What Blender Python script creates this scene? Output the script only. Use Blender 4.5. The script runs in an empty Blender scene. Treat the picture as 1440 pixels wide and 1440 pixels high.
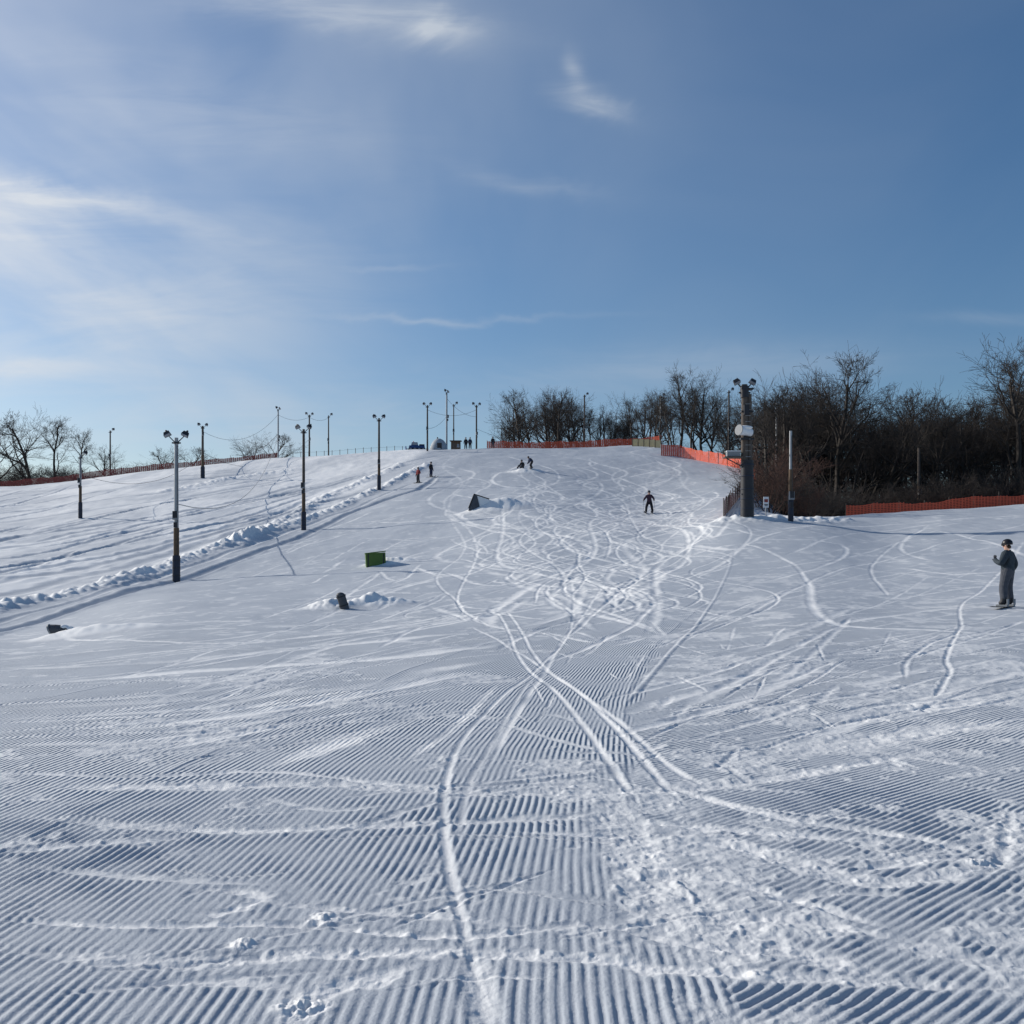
import bpy, math, random, time
import numpy as np
from mathutils import Vector, Matrix
T0=time.time()
F=1386.0; H0=800.0; CZ=1.6
random.seed(7); rng=np.random.default_rng(7)
scene=bpy.context.scene
# ------------------------------------------------------------------ materials
def mat(name,col,rough=0.8,var=0.25,scale=8.0,metal=0.0,spec=0.3,bump=0.0):
    m=bpy.data.materials.new(name); m.use_nodes=True
    nt=m.node_tree; b=nt.nodes["Principled BSDF"]
    tc=nt.nodes.new("ShaderNodeTexCoord"); n=nt.nodes.new("ShaderNodeTexNoise")
    n.inputs["Scale"].default_value=scale; n.inputs["Detail"].default_value=2
    nt.links.new(tc.outputs["Object"],n.inputs["Vector"])
    r=nt.nodes.new("ShaderNodeMixRGB"); r.blend_type='MIX'
    r.inputs[1].default_value=(*[c*(1-var) for c in col],1)
    r.inputs[2].default_value=(*[min(1,c*(1+var)) for c in col],1)
    nt.links.new(n.outputs["Fac"],r.inputs[0]); nt.links.new(r.outputs[0],b.inputs["Base Color"])
    b.inputs["Roughness"].default_value=rough; b.inputs["Metallic"].default_value=metal
    b.inputs["Specular IOR Level"].default_value=spec
    if bump>0:
        bp=nt.nodes.new("ShaderNodeBump"); bp.inputs["Strength"].default_value=bump
        bp.inputs["Distance"].default_value=0.02
        nt.links.new(n.outputs["Fac"],bp.inputs["Height"]); nt.links.new(bp.outputs[0],b.inputs["Normal"])
    return m
# ------------------------------------------------------------------ terrain
def pchip(xk,yk,x):
    xk=np.asarray(xk,float); yk=np.asarray(yk,float)
    h=np.diff(xk); sh=(-1,)+(1,)*(yk.ndim-1); hh=h.reshape(sh)
    dl=np.diff(yk,axis=0)/hh
    d=np.zeros_like(yk)
    a=dl[:-1]; b=dl[1:]; w1=2*hh[1:]+hh[:-1]; w2=hh[1:]+2*hh[:-1]
    ok=(a*b)>0
    sa=np.where(ok,a,1); sb=np.where(ok,b,1)
    d[1:-1]=np.where(ok,(w1+w2)/(w1/sa+w2/sb),0)
    d[0]=dl[0]; d[-1]=dl[-1]
    x=np.clip(x,xk[0],xk[-1]); i=np.clip(np.searchsorted(xk,x,side='right')-1,0,len(xk)-2)
    t=((x-xk[i])/h[i]).reshape(sh); H=h[i].reshape(sh)
    t2=t*t;t3=t2*t
    return yk[i]*(2*t3-3*t2+1)+d[i]*H*(t3-2*t2+t)+yk[i+1]*(-2*t3+3*t2)+d[i+1]*H*(t3-t2)
# surveyed slope profiles: bearing column -> (distance, sight row) and (distance, height) past the crest
cols=[
 (0,  [(24,915),(38,885),(45,857),(60,802),(80,757),(100,727),(120,705),(140,690),(150,684)],[(175,14),(230,12)]),
 (240,[(25,892),(40,845),(57,815),(63,800),(75,766),(95,726),(120,691),(140,670),(154,659)],[(180,17.3),(230,15)]),
 (430,[(25,888),(40,838),(55,802),(70,772),(84,746),(100,716),(120,686),(140,660),(157,643)],[(180,19.5),(230,18)]),
 (600,[(23,892),(35,846),(50,802),(65,766),(85,725),(105,689),(125,660),(142,640),(154,632)],[(180,20.6),(230,19)]),
 (760,[(22,895),(33,845),(46,800),(62,755),(82,712),(105,676),(125,652),(142,636),(152,630)],[(180,20.6),(230,19)]),
 (920,[(22,890),(32,840),(45,796),(60,757),(81,722),(105,686),(125,655),(140,637),(150,628),(157,625)],[(180,21),(230,19)]),
 (1045,[(22,886),(32,838),(45,787),(60,733),(75,712),(95,689),(120,661),(130,655)],[(150,15.6),(180,15),(230,14)]),
 (1130,[(22,882),(32,836),(45,784),(60,734),(70,727)],[(90,5.6),(130,6),(170,7),(230,7)]),
 (1270,[(27,858),(40,805),(55,757),(68,729),(77,722)],[(100,6.2),(150,6.2),(230,6)]),
 (1440,[(27,853),(40,797),(55,748),(70,717),(80,711)],[(100,7),(150,6.5),(230,6)]),
]
ck=[];cp=[]
def addcol(th,prof): ck.append(th); cp.append(prof)
def profz(px,vis,tail):
    u=(px-720)/F; k=math.sqrt(1+u*u)
    L=[(0,0),(4*k,0),(10*k,0.0)]
    L+=[(d*k,CZ+(H0-row)*d/F) for d,row in vis]+[(d*k,z) for d,z in tail]
    L+=[(420,2),(1200,0),(6000,0)]
    return L
P=[(math.atan((c[0]-720)/F),profz(*c)) for c in cols]
flat=[(0,0),(40,0),(200,1),(6000,0)]
addcol(-math.pi,flat); addcol(-1.4,[(0,0),(40,-.3),(120,6),(200,8),(420,2),(6000,0)])
for t,p in P: addcol(t,p)
addcol(1.2,[(0,0),(30,.8),(80,7),(200,7),(420,2),(6000,0)]); addcol(math.pi,flat)
rr=[0.02,0.5,1.2,2.0]
r=2.4
while r<9: rr.append(r); r*=1.0024
while r<185: rr.append(r); r*=1.0036
while r<5000: rr.append(r); r*=1.06
R=np.array(rr)
TH=np.concatenate([np.linspace(-math.pi,-0.75,26)[:-1],np.linspace(-0.75,-0.56,30)[:-1],
   np.linspace(-0.56,0.56,1100),np.linspace(0.56,0.75,30)[1:],np.linspace(0.75,math.pi,26)[1:-1]])
NR,NT=len(R),len(TH)
ZC=np.array([pchip([a for a,b in p],[b for a,b in p],R) for p in cp])
Z=pchip(np.array(ck),ZC,TH).T.copy()          # NR x NT
X=(R[:,None]*np.sin(TH)[None,:]).astype(np.float32); Y=(R[:,None]*np.cos(TH)[None,:]).astype(np.float32)
Rg=np.repeat(R[:,None],NT,1).astype(np.float32)
ga=rng.random((256,256))*2*math.pi; GX=np.cos(ga).astype(np.float32); GY=np.sin(ga).astype(np.float32)
def pn(x,y,ox=0.0,oy=0.0):
    x=x+ox+1000; y=y+oy+1000
    xi=np.floor(x).astype(np.int32); yi=np.floor(y).astype(np.int32)
    xf=(x-xi).astype(np.float32); yf=(y-yi).astype(np.float32)
    u=xf*xf*xf*(xf*(xf*6-15)+10); v=yf*yf*yf*(yf*(yf*6-15)+10)
    x0=xi&255;x1=(xi+1)&255;y0=yi&255;y1=(yi+1)&255
    n00=GX[x0,y0]*xf+GY[x0,y0]*yf; n10=GX[x1,y0]*(xf-1)+GY[x1,y0]*yf
    n01=GX[x0,y1]*xf+GY[x0,y1]*(yf-1); n11=GX[x1,y1]*(xf-1)+GY[x1,y1]*(yf-1)
    a=n00+u*(n10-n00); b=n01+u*(n11-n01)
    return (a+v*(b-a))*1.5
def ss(a,b,x):
    t=np.clip((x-a)/(b-a),0,1); return t*t*(3-2*t)
sp=Rg*0.0016+0.001
def fade(lam): return np.clip(lam/(sp*2.2)-0.6,0,1)
far=ss(15,60,Rg)
Z+= (0.22*pn(X/16,Y/16)+0.08*pn(X/5,Y/5,31,7))*far*ss(400,220,Rg)+0.02*pn(X/2.4,Y/2.4,9,3)*ss(3,8,Rg)*ss(400,150,Rg)
Zb=Z.copy()
def idx(x,y):
    rr_=math.hypot(x,y); th=math.atan2(x,y)
    fi=np.interp(rr_,R,np.arange(NR)); fj=np.interp(th,TH,np.arange(NT)); return fi,fj
def hgt(x,y,A=None):
    A=Z if A is None else A
    fi,fj=idx(x,y); i=min(int(fi),NR-2); j=min(int(fj),NT-2); a=fi-i;b=fj-j
    return float((A[i,j]*(1-a)+A[i+1,j]*a)*(1-b)+(A[i,j+1]*(1-a)+A[i+1,j+1]*a)*b)
def g(px,row):
    row=max(row,float(np.interp(px,[0,240,430,600,760,920,1045,1100,1130,1270,1440],[686,661,645,634,632,628,657,720,729,724,713]))+3)
    u=(px-720)/F; th=math.atan(u); j=int(np.clip(np.searchsorted(TH,th),0,NT-1))
    d=R*math.cos(th); rows=H0-(Zb[:,j]-CZ)*F/np.maximum(d,.01)
    k=np.where((rows<=row)&(R>1))[0]
    k0=k[0] if len(k) else np.argmin(rows[:np.searchsorted(R,200)])
    if k0>0 and len(k):
        a=(rows[k0-1]-row)/max(rows[k0-1]-rows[k0],1e-6); dd=d[k0-1]+(d[k0]-d[k0-1])*min(max(a,0),1)
    else: dd=d[k0]
    return (u*dd,dd)
def pd(px,d): return ((px-720)/F*d,d)
# ---- layered surface detail
loose_lit=np.zeros((NR,NT),np.float32); cut=np.zeros((NR,NT),np.float32); dh=np.zeros((NR,NT),np.float32); chn=np.zeros((NR,NT),np.float32); dark=np.zeros((NR,NT),np.float32)
def catmull(pts,step=None):
    P_=[np.array(p,float) for p in pts]
    if len(P_)<2: return P_
    P_=[2*P_[0]-P_[1]]+P_+[2*P_[-1]-P_[-2]]
    out=[]
    for i in range(1,len(P_)-2):
        a,b,c,e=P_[i-1:i+3]; L=np.linalg.norm(c-b); n=max(2,min(40,int(L/(0.04*max(3,np.linalg.norm(b)))+1)))
        for k in range(n):
            t=k/n; out.append(0.5*((2*b)+(-a+c)*t+(2*a-5*b+4*c-e)*t*t+(-a+3*b-3*c+e)*t**3))
    out.append(P_[-2]); return out
def distfield(line,reach):
    i0,i1,j0,j1=NR,0,NT,0; blocks=[]
    for a,b in zip(line[:-1],line[1:]):
        ra,rb=np.hypot(*a),np.hypot(*b); ta,tb=math.atan2(*a),math.atan2(*b)
        lo=max(min(ra,rb)-reach,0.5); hi=max(ra,rb)+reach; dt=reach/max(min(ra,rb),reach*1.2)
        ia,ib=np.searchsorted(R,[lo,hi]); ja,jb=np.searchsorted(TH,[min(ta,tb)-dt,max(ta,tb)+dt])
        if ib-ia<1 or jb-ja<1: continue
        blocks.append((a,b,ia,ib,ja,jb)); i0=min(i0,ia);i1=max(i1,ib);j0=min(j0,ja);j1=max(j1,jb)
    if not blocks: return None
    D=np.full((i1-i0,j1-j0),1e3,np.float32)
    for a,b,ia,ib,ja,jb in blocks:
        x=X[ia:ib,ja:jb]-a[0]; y=Y[ia:ib,ja:jb]-a[1]; v=b-a; L2=max(v@v,1e-9)
        t=np.clip((x*v[0]+y*v[1])/L2,0,1); dd=np.hypot(x-t*v[0],y-t*v[1])
        sub=D[ia-i0:ib-i0,ja-j0:jb-j0]; np.minimum(sub,dd,out=sub)
    return (slice(i0,i1),slice(j0,j1)),D
def track(pts,w=0.05,depth=0.02,lo=0.8,ch=0.0,px=True,rough=0.4,ridge=0.5,cu=1.0,dk=0.0,taper=True):
    L=[g(*p) for p in pts] if px else pts
    line=catmull(L)
    rmax=max(np.hypot(*p) for p in line)
    res=distfield(line,max(w,rmax*.0013)*4)
    if res is None: return
    sl,D=res
    xx=X[sl];yy=Y[sl]; spw=sp[sl]
    we=np.maximum(w,spw*0.8)
    tp=1.0
    if taper:
        Ln=sum(np.linalg.norm(b-a) for a,b in zip(line[:-1],line[1:])); tl_=min(Ln*.3,w*8+.25+rmax*.03)
        p0,p1=line[0],line[-1]
        tp=ss(0,tl_,np.hypot(xx-p0[0],yy-p0[1]))*ss(0,tl_,np.hypot(xx-p1[0],yy-p1[1]))
        we=we*(.45+.55*tp)
    n=pn(xx/(w*3),yy/(w*3),3,5)*rough
    q=D/(we*(1+0.5*n))
    amp=w/we*tp
    amp=np.minimum(amp,1)
    dh[sl]+=amp*(-depth*np.exp(-q*q)*1.0+depth*ridge*np.exp(-((q-1.6)/0.5)**2)*(0.6+1.6*n))
    cut[sl]=np.maximum(cut[sl],np.exp(-(q/1.4)**4)*cu*tp)
    brk=np.clip(0.85+1.1*pn(xx/(w*14+.3),yy/(w*14+.3),11,2),0.15,1)
    loose_lit[sl]=np.maximum(loose_lit[sl],np.exp(-(q/1.2)**4)*lo*brk*np.clip(amp*1.3,0.35,1)*tp)
    chn[sl]=np.maximum(chn[sl],np.exp(-(q/1.5)**4)*ch*tp)
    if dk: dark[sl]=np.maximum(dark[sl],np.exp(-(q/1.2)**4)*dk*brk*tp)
def double(pts,gap=0.35,**k):
    L=[np.array(p) for p in catmull([g(*p) for p in pts])][::3]
    for s in (-1,1):
        o=[]
        for i,p in enumerate(L):
            t=L[min(i+1,len(L)-1)]-L[max(i-1,0)]; t=t/(np.linalg.norm(t)+1e-9)
            o.append(p+s*gap*.5*np.array([-t[1],t[0]]))
        track(o,px=False,**k)
# main ski tracks in the foreground
track([(700,1470),(690,1440),(650,1300),(628,1200),(625,1110),(650,1040),(700,985),(755,940),(800,890),(806,840),(800,800)],w=.028,depth=.009,lo=.9,ridge=.7)
track([(680,1090),(700,1050),(722,1010),(765,945),(795,895),(830,850),(850,820)],w=.038,depth=.008,lo=.9)
track([(640,1200),(660,1100),(690,1050),(720,995),(750,950)],w=.025,depth=.006,lo=.5)
double([(705,860),(722,885),(745,930),(800,975),(865,1050),(910,1110),(960,1160)],gap=.30,w=.033,depth=.010,lo=1,ridge=.7)
track([(890,1090),(1000,1125),(1100,1150),(1200,1165),(1340,1190),(1400,1230)],w=.05,depth=.010,lo=1,ch=.7)
track([(660,880),(700,900),(770,945),(850,1000),(960,1090),(1100,1130)],w=.033,depth=.009,lo=.9)
track([(760,935),(850,900),(900,870),(915,840),(860,815)],w=.07,depth=.015,lo=1)
track([(690,1470),(672,1380),(660,1330)],w=.05,depth=.010,lo=.6,ch=.5)
track([(870,1000),(940,920),(1000,850),(1025,800),(1030,770)],w=.04,depth=-.014,lo=.3)
for pts,w,c in [
 ([(0,1103),(200,1108),(450,1104),(700,1115),(1000,1106),(1200,1075),(1330,1050)],.09,.9),
 ([(-40,1085),(200,1092),(380,1085),(620,1106),(900,1085)],.04,.5),
 ([(0,1145),(300,1168),(560,1160),(800,1150),(1000,1165),(1340,1192)],.06,.8),
 ([(-50,1290),(180,1302),(400,1300),(640,1318),(830,1300),(1000,1335),(1250,1345)],.03,.7),
 ([(-50,1330),(250,1355),(500,1340),(800,1345),(1000,1370),(1500,1390)],.05,.9),
 ([(520,1318),(640,1270),(790,1218)],.018,.6),
 ([(845,1100),(880,1180),(900,1250),(930,1330),(1000,1400)],.12,1),
 ([(870,1130),(960,1250),(1100,1330),(1440,1420)],.08,1),
 ([(940,1150),(1100,1210),(1250,1240),(1480,1205)],.08,1),
 ([(860,1335),(1000,1290),(1150,1300),(1330,1335)],.05,.9),
 ([(1375,1240),(1412,1200),(1422,1140)],.035,1),
 ([(960,1225),(1100,1260),(1260,1310)],.04,1),
 ([(380,1470),(440,1400),(520,1380),(600,1345)],.06,.7),
 ([(-30,1200),(100,1190),(290,1175)],.05,.7),
 ([(210,1285),(290,1250),(370,1262),(300,1285),(230,1270)],.04,.8),
 ([(1000,1075),(1150,1050),(1300,1030),(1480,1015)],.26,.9),
 ([(1100,1030),(1250,1000),(1480,980)],.18,.8),
 ([(950,1045),(1080,1010),(1160,985),(1300,960)],.05,.8)]:
    track(pts,w=w,depth=.009,lo=.85,ch=c,rough=1.0)
for pts,w in [([(-60,1003),(250,985),(500,965),(700,925)],.18),([(-60,1050),(200,1022),(450,985),(700,940)],.14),([(-60,968),(300,942),(600,920),(720,900)],.2),
  ([(-60,940),(250,930),(500,905),(700,885)],.2),([(330,1095),(500,1035),(620,985)],.14),([(60,1080),(300,1040),(460,1005)],.05),([(560,1075),(640,1020),(700,960)],.05),
  ([(-60,1020),(300,1000),(600,950)],.05),([(60,900),(300,905),(560,880),(740,850)],.08)]:
    track(pts,w=w,depth=.007,lo=.95,ch=.25,rough=1.0,cu=.5)
Q=random.Random(21)
for k in range(38):   # fan of sweeping lines on the left
    a=Q.uniform(905,1090); b=max(a-Q.uniform(40,105),860); x1=Q.uniform(420,800)
    track([(Q.uniform(-90,220),a),(x1*.5+40,a-(a-b)*.38+Q.uniform(-6,6)),(x1,b)],w=Q.choice([.02,.03,.045,.09]),depth=.008,lo=Q.uniform(.5,1),ch=.12,rough=.9,cu=.7)
for k in range(80):   # long arcs over the right hand field
    x0=Q.uniform(820,1250); a=Q.uniform(750,1060); x1=x0+Q.uniform(150,520); b=max(a-Q.uniform(10,90)*(1 if a<900 else 1.3),732)
    track([(x0,a),((x0+x1)/2,(a+b)/2+Q.uniform(-20,22)),(x1,b)],w=Q.choice([.018,.025,.04,.06,.11]),depth=.010,lo=Q.uniform(.5,1),ch=.2,rough=.9)
for k in range(40):   # criss-crossing marks over the near corduroy
    x0=Q.uniform(-60,1350); a=1000+420*Q.random()**1.3; L=Q.uniform(120,600); s=Q.uniform(-.28,.22)
    track([(x0,a),(x0+L*.5,a+s*L*.5+Q.uniform(-16,16)),(x0+L,a+s*L*.8)],w=Q.choice([.01,.014,.02,.035]),depth=.006,lo=Q.uniform(.4,.9),ch=Q.uniform(.2,.7),rough=1)
for k in range(40):   # skid marks between the tracks
    x0=Q.uniform(700,1250); a=Q.uniform(870,1080); L=Q.uniform(20,90)
    track([(x0,a),(x0+L*.5,a+Q.uniform(-8,14)),(x0+L,a+Q.uniform(-30,30))],w=Q.choice([.02,.03,.05]),depth=.009,lo=Q.uniform(.6,1),ch=.5,rough=1)
for pts,w,l in [
 ([(1138,815),(1143,855),(1180,879),(1300,886),(1490,896)],.11,1),
 ([(930,790),(1040,765),(1110,790),(1140,825)],.08,.8),
 ([(1273,960),(1276,928),(1310,905),(1350,885),(1352,850),(1390,820),(1440,760)],.04,.9),
 ([(1310,985),(1336,945),(1330,925),(1348,885)],.035,.9),
 ([(1030,870),(1170,805),(1300,772),(1490,725)],.08,.6),
 ([(900,768),(1050,748),(1250,738),(1480,722)],.14,.6),
 ([(1230,797),(1280,800),(1340,808),(1460,800)],.10,.9),
 ([(1160,790),(1300,810),(1470,830)],.06,.6),([(1310,745),(1400,765),(1490,800)],.12,.9),([(1040,760),(1180,765),(1170,790),(1060,822)],.10,.7),
 ([(1250,840),(1230,790),(1310,735)],.06,.6),([(940,820),(1060,810),(1150,815)],.10,.7),([(980,885),(1120,850),(1330,850)],.04,.5),
 ([(1300,740),(1265,770),(1320,792)],.1,.7)]:
    track(pts,w=w,depth=.013,lo=l,ch=.25,rough=.7)
track([(430,745),(700,741),(1045,734)],w=.07,depth=.012,lo=0,dk=.7,rough=.3)   # cast shadow of the tow rope, painted as a dark groove
# S-turn tracks down the main run
R2=random.Random(11)
for k in range(58):
    x0,y0=pd(R2.uniform(620,960),R2.uniform(85,152)); x1,y1=g(R2.gauss(800,110),R2.uniform(835,905))
    if k%3==0: y1=R2.uniform(40,60); x1=pd(R2.uniform(620,1180),y1)[0]
    if k%7==0: x0,y0=pd(R2.uniform(930,1010),R2.uniform(80,115))
    A=R2.uniform(.8,4.0); lam=R2.uniform(18,46); ph=R2.uniform(0,6.28); n=26; pts=[]
    for i in range(n):
        t=i/(n-1); y=y0+(y1-y0)*t; x=x0+(x1-x0)*t**1.1
        x+=A*(1-.35*t)*math.sin(ph+(y0-y)*6.283/lam+.8*math.sin(t*7+k))
        pts.append((x,y))
    track(pts,w=R2.choice([.05,.06,.08,.12,.18]),depth=.017,lo=R2.uniform(.6,1),ch=.12,px=False,rough=.7)
for k in range(56):   # skid arcs across the middle
    px=R2.gauss(800,130); row=R2.uniform(690,890); L=R2.uniform(40,170); b=R2.uniform(-12,22)
    track([(px-L/2,row),(px,row+b),(px+L/2,row-R2.uniform(-8,14))],w=R2.uniform(.05,.2),depth=.018,lo=R2.uniform(.6,1),ch=.2,rough=1)
for k in range(70):   # fainter wandering lines on the left half of the run
    px=R2.uniform(380,760); row=R2.uniform(700,900); L=R2.uniform(60,260)
    track([(px-L/2,row+R2.uniform(0,30)),(px,row+R2.uniform(-6,10)),(px+L/2,row-R2.uniform(0,28))],w=R2.uniform(.04,.13),depth=.012,lo=R2.uniform(.5,1),ch=.15,rough=1)
for k in range(20):   # old turns on the left hill, their shade painted into the snow colour
    px=R2.uniform(-60,480); row=R2.uniform(690,800-.18*px) if px<400 else R2.uniform(672,730); L=R2.uniform(120,380)
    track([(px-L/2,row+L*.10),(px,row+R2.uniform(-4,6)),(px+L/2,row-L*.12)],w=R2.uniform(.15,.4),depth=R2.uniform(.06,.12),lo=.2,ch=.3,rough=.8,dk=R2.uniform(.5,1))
for k in range(12):   # snowcat ruts along the left lane, shadowed stripes painted dark
    o=k*11
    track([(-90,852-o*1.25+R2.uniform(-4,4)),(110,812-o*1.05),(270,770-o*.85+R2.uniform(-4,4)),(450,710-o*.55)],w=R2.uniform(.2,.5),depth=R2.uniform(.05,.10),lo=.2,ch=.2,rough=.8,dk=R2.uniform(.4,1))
# rut and service lane along the pole line, the rut's shaded side painted dark
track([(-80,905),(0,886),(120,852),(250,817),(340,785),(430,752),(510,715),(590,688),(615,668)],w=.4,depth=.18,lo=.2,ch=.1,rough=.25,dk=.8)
track([(-80,893),(0,874),(120,842),(240,806),(425,741),(530,700),(590,676)],w=.25,depth=.08,lo=.5,ch=.3,rough=.3)
def berm(pts,w,h,px=True):
    line=catmull([g(*p) for p in pts] if px else pts); res=distfield(line,w*3)
    if res is None: return
    sl,D=res; xx=X[sl];yy=Y[sl]
    n=.7*pn(xx/.8,yy/.8,2,8)+.5*pn(xx/.35,yy/.35,5,1)+.6*pn(xx/5,yy/5,5,9)
    e=np.exp(-(D/w)**2)
    Z[sl]+=h*e*np.clip(.75+.8*n,0,1.6); loose_lit[sl]=np.maximum(loose_lit[sl],e); chn[sl]=np.maximum(chn[sl],e*1.0); cut[sl]=np.maximum(cut[sl],e)
berm([(-80,878),(0,856),(110,832),(200,808),(300,772),(420,734),(520,693),(600,655)],.85,.36)
berm([(330,765),(420,722),(480,690),(560,655)],1.0,.3)
berm([(240,690),(330,672),(400,662)],1.5,.25)
berm([(1010,735),(1060,731),(1120,733),(1180,732)],1.0,.3)
def mound(px,row,rx,ry,h,rough=.5,ox=0):
    x0,y0=g(px,row); x0+=ox; q=((X-x0)/rx)**2+((Y-y0)/ry)**2; e=np.exp(-q*1.3).astype(np.float32)
    m=e>.01; n=pn(X[m]/(rx*.4),Y[m]/(rx*.4),1,1)+.5*pn(X[m]/(rx*.15),Y[m]/(rx*.15),1,4)
    Z[m]+=h*e[m]*(1+rough*n); loose_lit[m]=np.maximum(loose_lit[m],ss(.05,.4,e[m])*.9); chn[m]=np.maximum(chn[m],ss(.1,.4,e[m])*rough); cut[m]=np.maximum(cut[m],ss(.05,.3,e[m]))
mound(520,852,1.5,.9,.34); mound(462,856,.9,.7,.24)
mound(135,893,2.0,.7,.30,.2)
mound(700,717,3.0,2.0,1.0,.15)
mound(548,793,1.5,1.2,.35,.3)
mound(740,664,2.2,1.4,.5,.3)
for px,row,rx,h in [(455,1293,.08,.016),(425,1418,.10,.022),(1380,1215,.09,.018),(340,1330,.06,.014)]:
    mound(px,row,rx,rx*.9,h,1.0)
# corduroy left by the groomer
yc=np.minimum(Y,35); fc=.0062*yc*yc+np.maximum(Y-35,0)*.434
sA=X-fc
edge=sA-.60+.12*pn(X/1.5,Y/1.5,44,4)
lam=.052
wob=.012*pn(X/.7,Y/.7,4,4)+.05*pn(X/4,Y/4,8,4)
phA=(sA*np.cos(np.arctan(.0124*yc))+wob)/lam
aB=math.radians(47)
phB=((X*math.cos(aB)-Y*math.sin(aB))+wob+.1*pn(X/5,Y/5,2,2))/lam
wB=ss(-.05,.05,edge+.15*pn(X/1.2,Y/1.2))*ss(60,40,Y)
def prof(ph):
    c=np.sin(2*math.pi*ph); return np.tanh(1.2*c+.3)*1.1
cgeo=ss(9,6,Rg)
cor=(prof(phA)*(1-wB)+prof(phB)*wB)
base_ch=.5*pn(X/2.2,Y/2.2,17,3)+.45*pn(X/.8,Y/.8,7,13)+.3*pn(X/.25,Y/.25,1,13)+.2*pn(X/.1,Y/.1,1,23)*fade(.1)
patch=ss(.12,.46,base_ch+.08*ss(6,3,Rg)+.17*wB)*ss(60,30,Rg)
edgech=np.exp(-((edge-.15)/.35)**2)*ss(12,5,Y)*np.clip(.8+1.5*pn(X/.5,Y/.5,3,61),0,1)
chn=np.clip(np.maximum(chn,np.maximum(patch*.75,edgech*.9)),0,1)
cut=np.clip(np.maximum(cut,ss(.2,.8,chn)*.92),0,1)
pas=(sA-.5)/3.6; seam=np.abs(pas-np.round(pas))*3.6
dh+=.008*np.exp(-(seam/.04)**2)*(1-cut)*ss(60,20,Rg)*(1-wB)
passid=np.floor(pas); passtone=(np.sin(passid*12.9)*43758.5)%1.0
amp=.0052*np.clip(.75+.7*pn(X/1.8,Y/1.8,6,6)+.5*pn(X/.3,Y/.3,6,36),.25,1.3)
camp=(amp*(1-cut)).astype(np.float32)
dh+=camp*cgeo*cor
# crumbly churned snow
cr=np.zeros_like(dh)
for lam_,a,o in [(.5,.006,1),(.22,.007,3),(.11,.0065,5),(.05,.004,7),(.025,.0022,9)]:
    f=fade(lam_)
    n=pn(X/lam_,Y/lam_,o*13,o*7)
    cr+=a*f*(n+.6*np.maximum(n-.15,0))
dh+=cr*(.14+1.0*chn)*ss(300,120,Rg)*ss(80,30,Rg)
cl=pn(X/.045,Y/.045,77,5)*fade(.045); dh+=.016*np.maximum(cl-.36,0)*(chn*.8+.2)
cl=pn(X/.07,Y/.07,7,65)*fade(.07); dh+=.028*np.maximum(cl-.40,0)*(chn*.9+.05)
cl=pn(X/.13,Y/.13,27,5)*fade(.13); dh+=.03*np.maximum(cl-.42,0)*chn
# gentle rolls left in the run and far relief
dh+=ss(7,16,Rg)*ss(300,150,Rg)*(.030*pn(X/3.4,Y/4.2,71,3)+.014*pn(X/1.5,Y/2,71,43))
dh+=ss(25,60,Rg)*ss(400,200,Rg)*(.022*pn(X/1.6,Y/2.6,3,33)*fade(1.6)+.012*pn(X/.7,Y/1.2,13,33)*fade(.8))
lefthill=ss(-2,-6,X-(-19.5+(Y-57)*.12))*ss(40,50,Y)
dh+=lefthill*(.035*pn(X/4,Y/9,23,33)+.02*pn(X/1.0,Y/1.6,43,33))
loose_lit=np.clip(np.maximum(loose_lit,ss(.25,.9,chn)*.55),0,1)
loose_lit=np.maximum(loose_lit,lefthill*(.55+.45*ss(-.25,.3,pn(X/6,Y/14,3,3)+.3*pn(X/1.5,Y/3,3,7))))  # sunlit brightness of the left hill, painted by whitening its snow
loose_lit=np.maximum(loose_lit,ss(70,120,Y)*.22*ss(3,-6,X+8))
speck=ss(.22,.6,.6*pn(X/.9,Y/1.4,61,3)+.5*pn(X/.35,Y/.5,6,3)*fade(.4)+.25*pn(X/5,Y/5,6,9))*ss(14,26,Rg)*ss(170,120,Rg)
loose_lit=np.maximum(loose_lit,.38*speck)
loose_lit=np.clip(loose_lit+.18*(passtone-.5)*(1-wB)+.12*pn(X/3,Y/3,5,55)+.08*pn(X/.6,Y/.6,5,5),0,1)*(1-np.clip(dark,0,.9))
Z+=dh
print("terrain",NR,NT,time.time()-T0)
def build_ground():
    co=np.empty((NR*NT,3),np.float32); co[:,0]=X.ravel(); co[:,1]=Y.ravel(); co[:,2]=Z.ravel()
    me=bpy.data.meshes.new("snowy_ground"); me.vertices.add(NR*NT); me.vertices.foreach_set("co",co.ravel())
    i=np.arange(NR-1)[:,None]*NT; j=np.arange(NT)[None,:]; j2=(j+1)%NT
    q=np.stack([i+j,i+NT+j,i+NT+j2,i+j2],-1).reshape(-1,4)[:, ::-1].astype(np.int32)
    n=len(q); me.loops.add(n*4); me.loops.foreach_set("vertex_index",q.ravel())
    me.polygons.add(n); me.polygons.foreach_set("loop_start",np.arange(0,n*4,4,dtype=np.int32))
    me.update(calc_edges=True)
    for nm,arr in (("loose_lit",loose_lit),("ph_a",phA),("ph_b",phB),("w_b",wB),("camp",camp*(1-cgeo)*ss(42,20,Rg))):
        a=me.attributes.new(nm,'FLOAT','POINT'); a.data.foreach_set("value",arr.ravel().astype(np.float32))
    me.polygons.foreach_set("use_smooth",np.ones(n,bool))
    ob=bpy.data.objects.new("snowy_ground",me); scene.collection.objects.link(ob)
    if me.polygons[n//2].normal.z<0: me.flip_normals()
    return ob
ground=build_ground()
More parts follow.
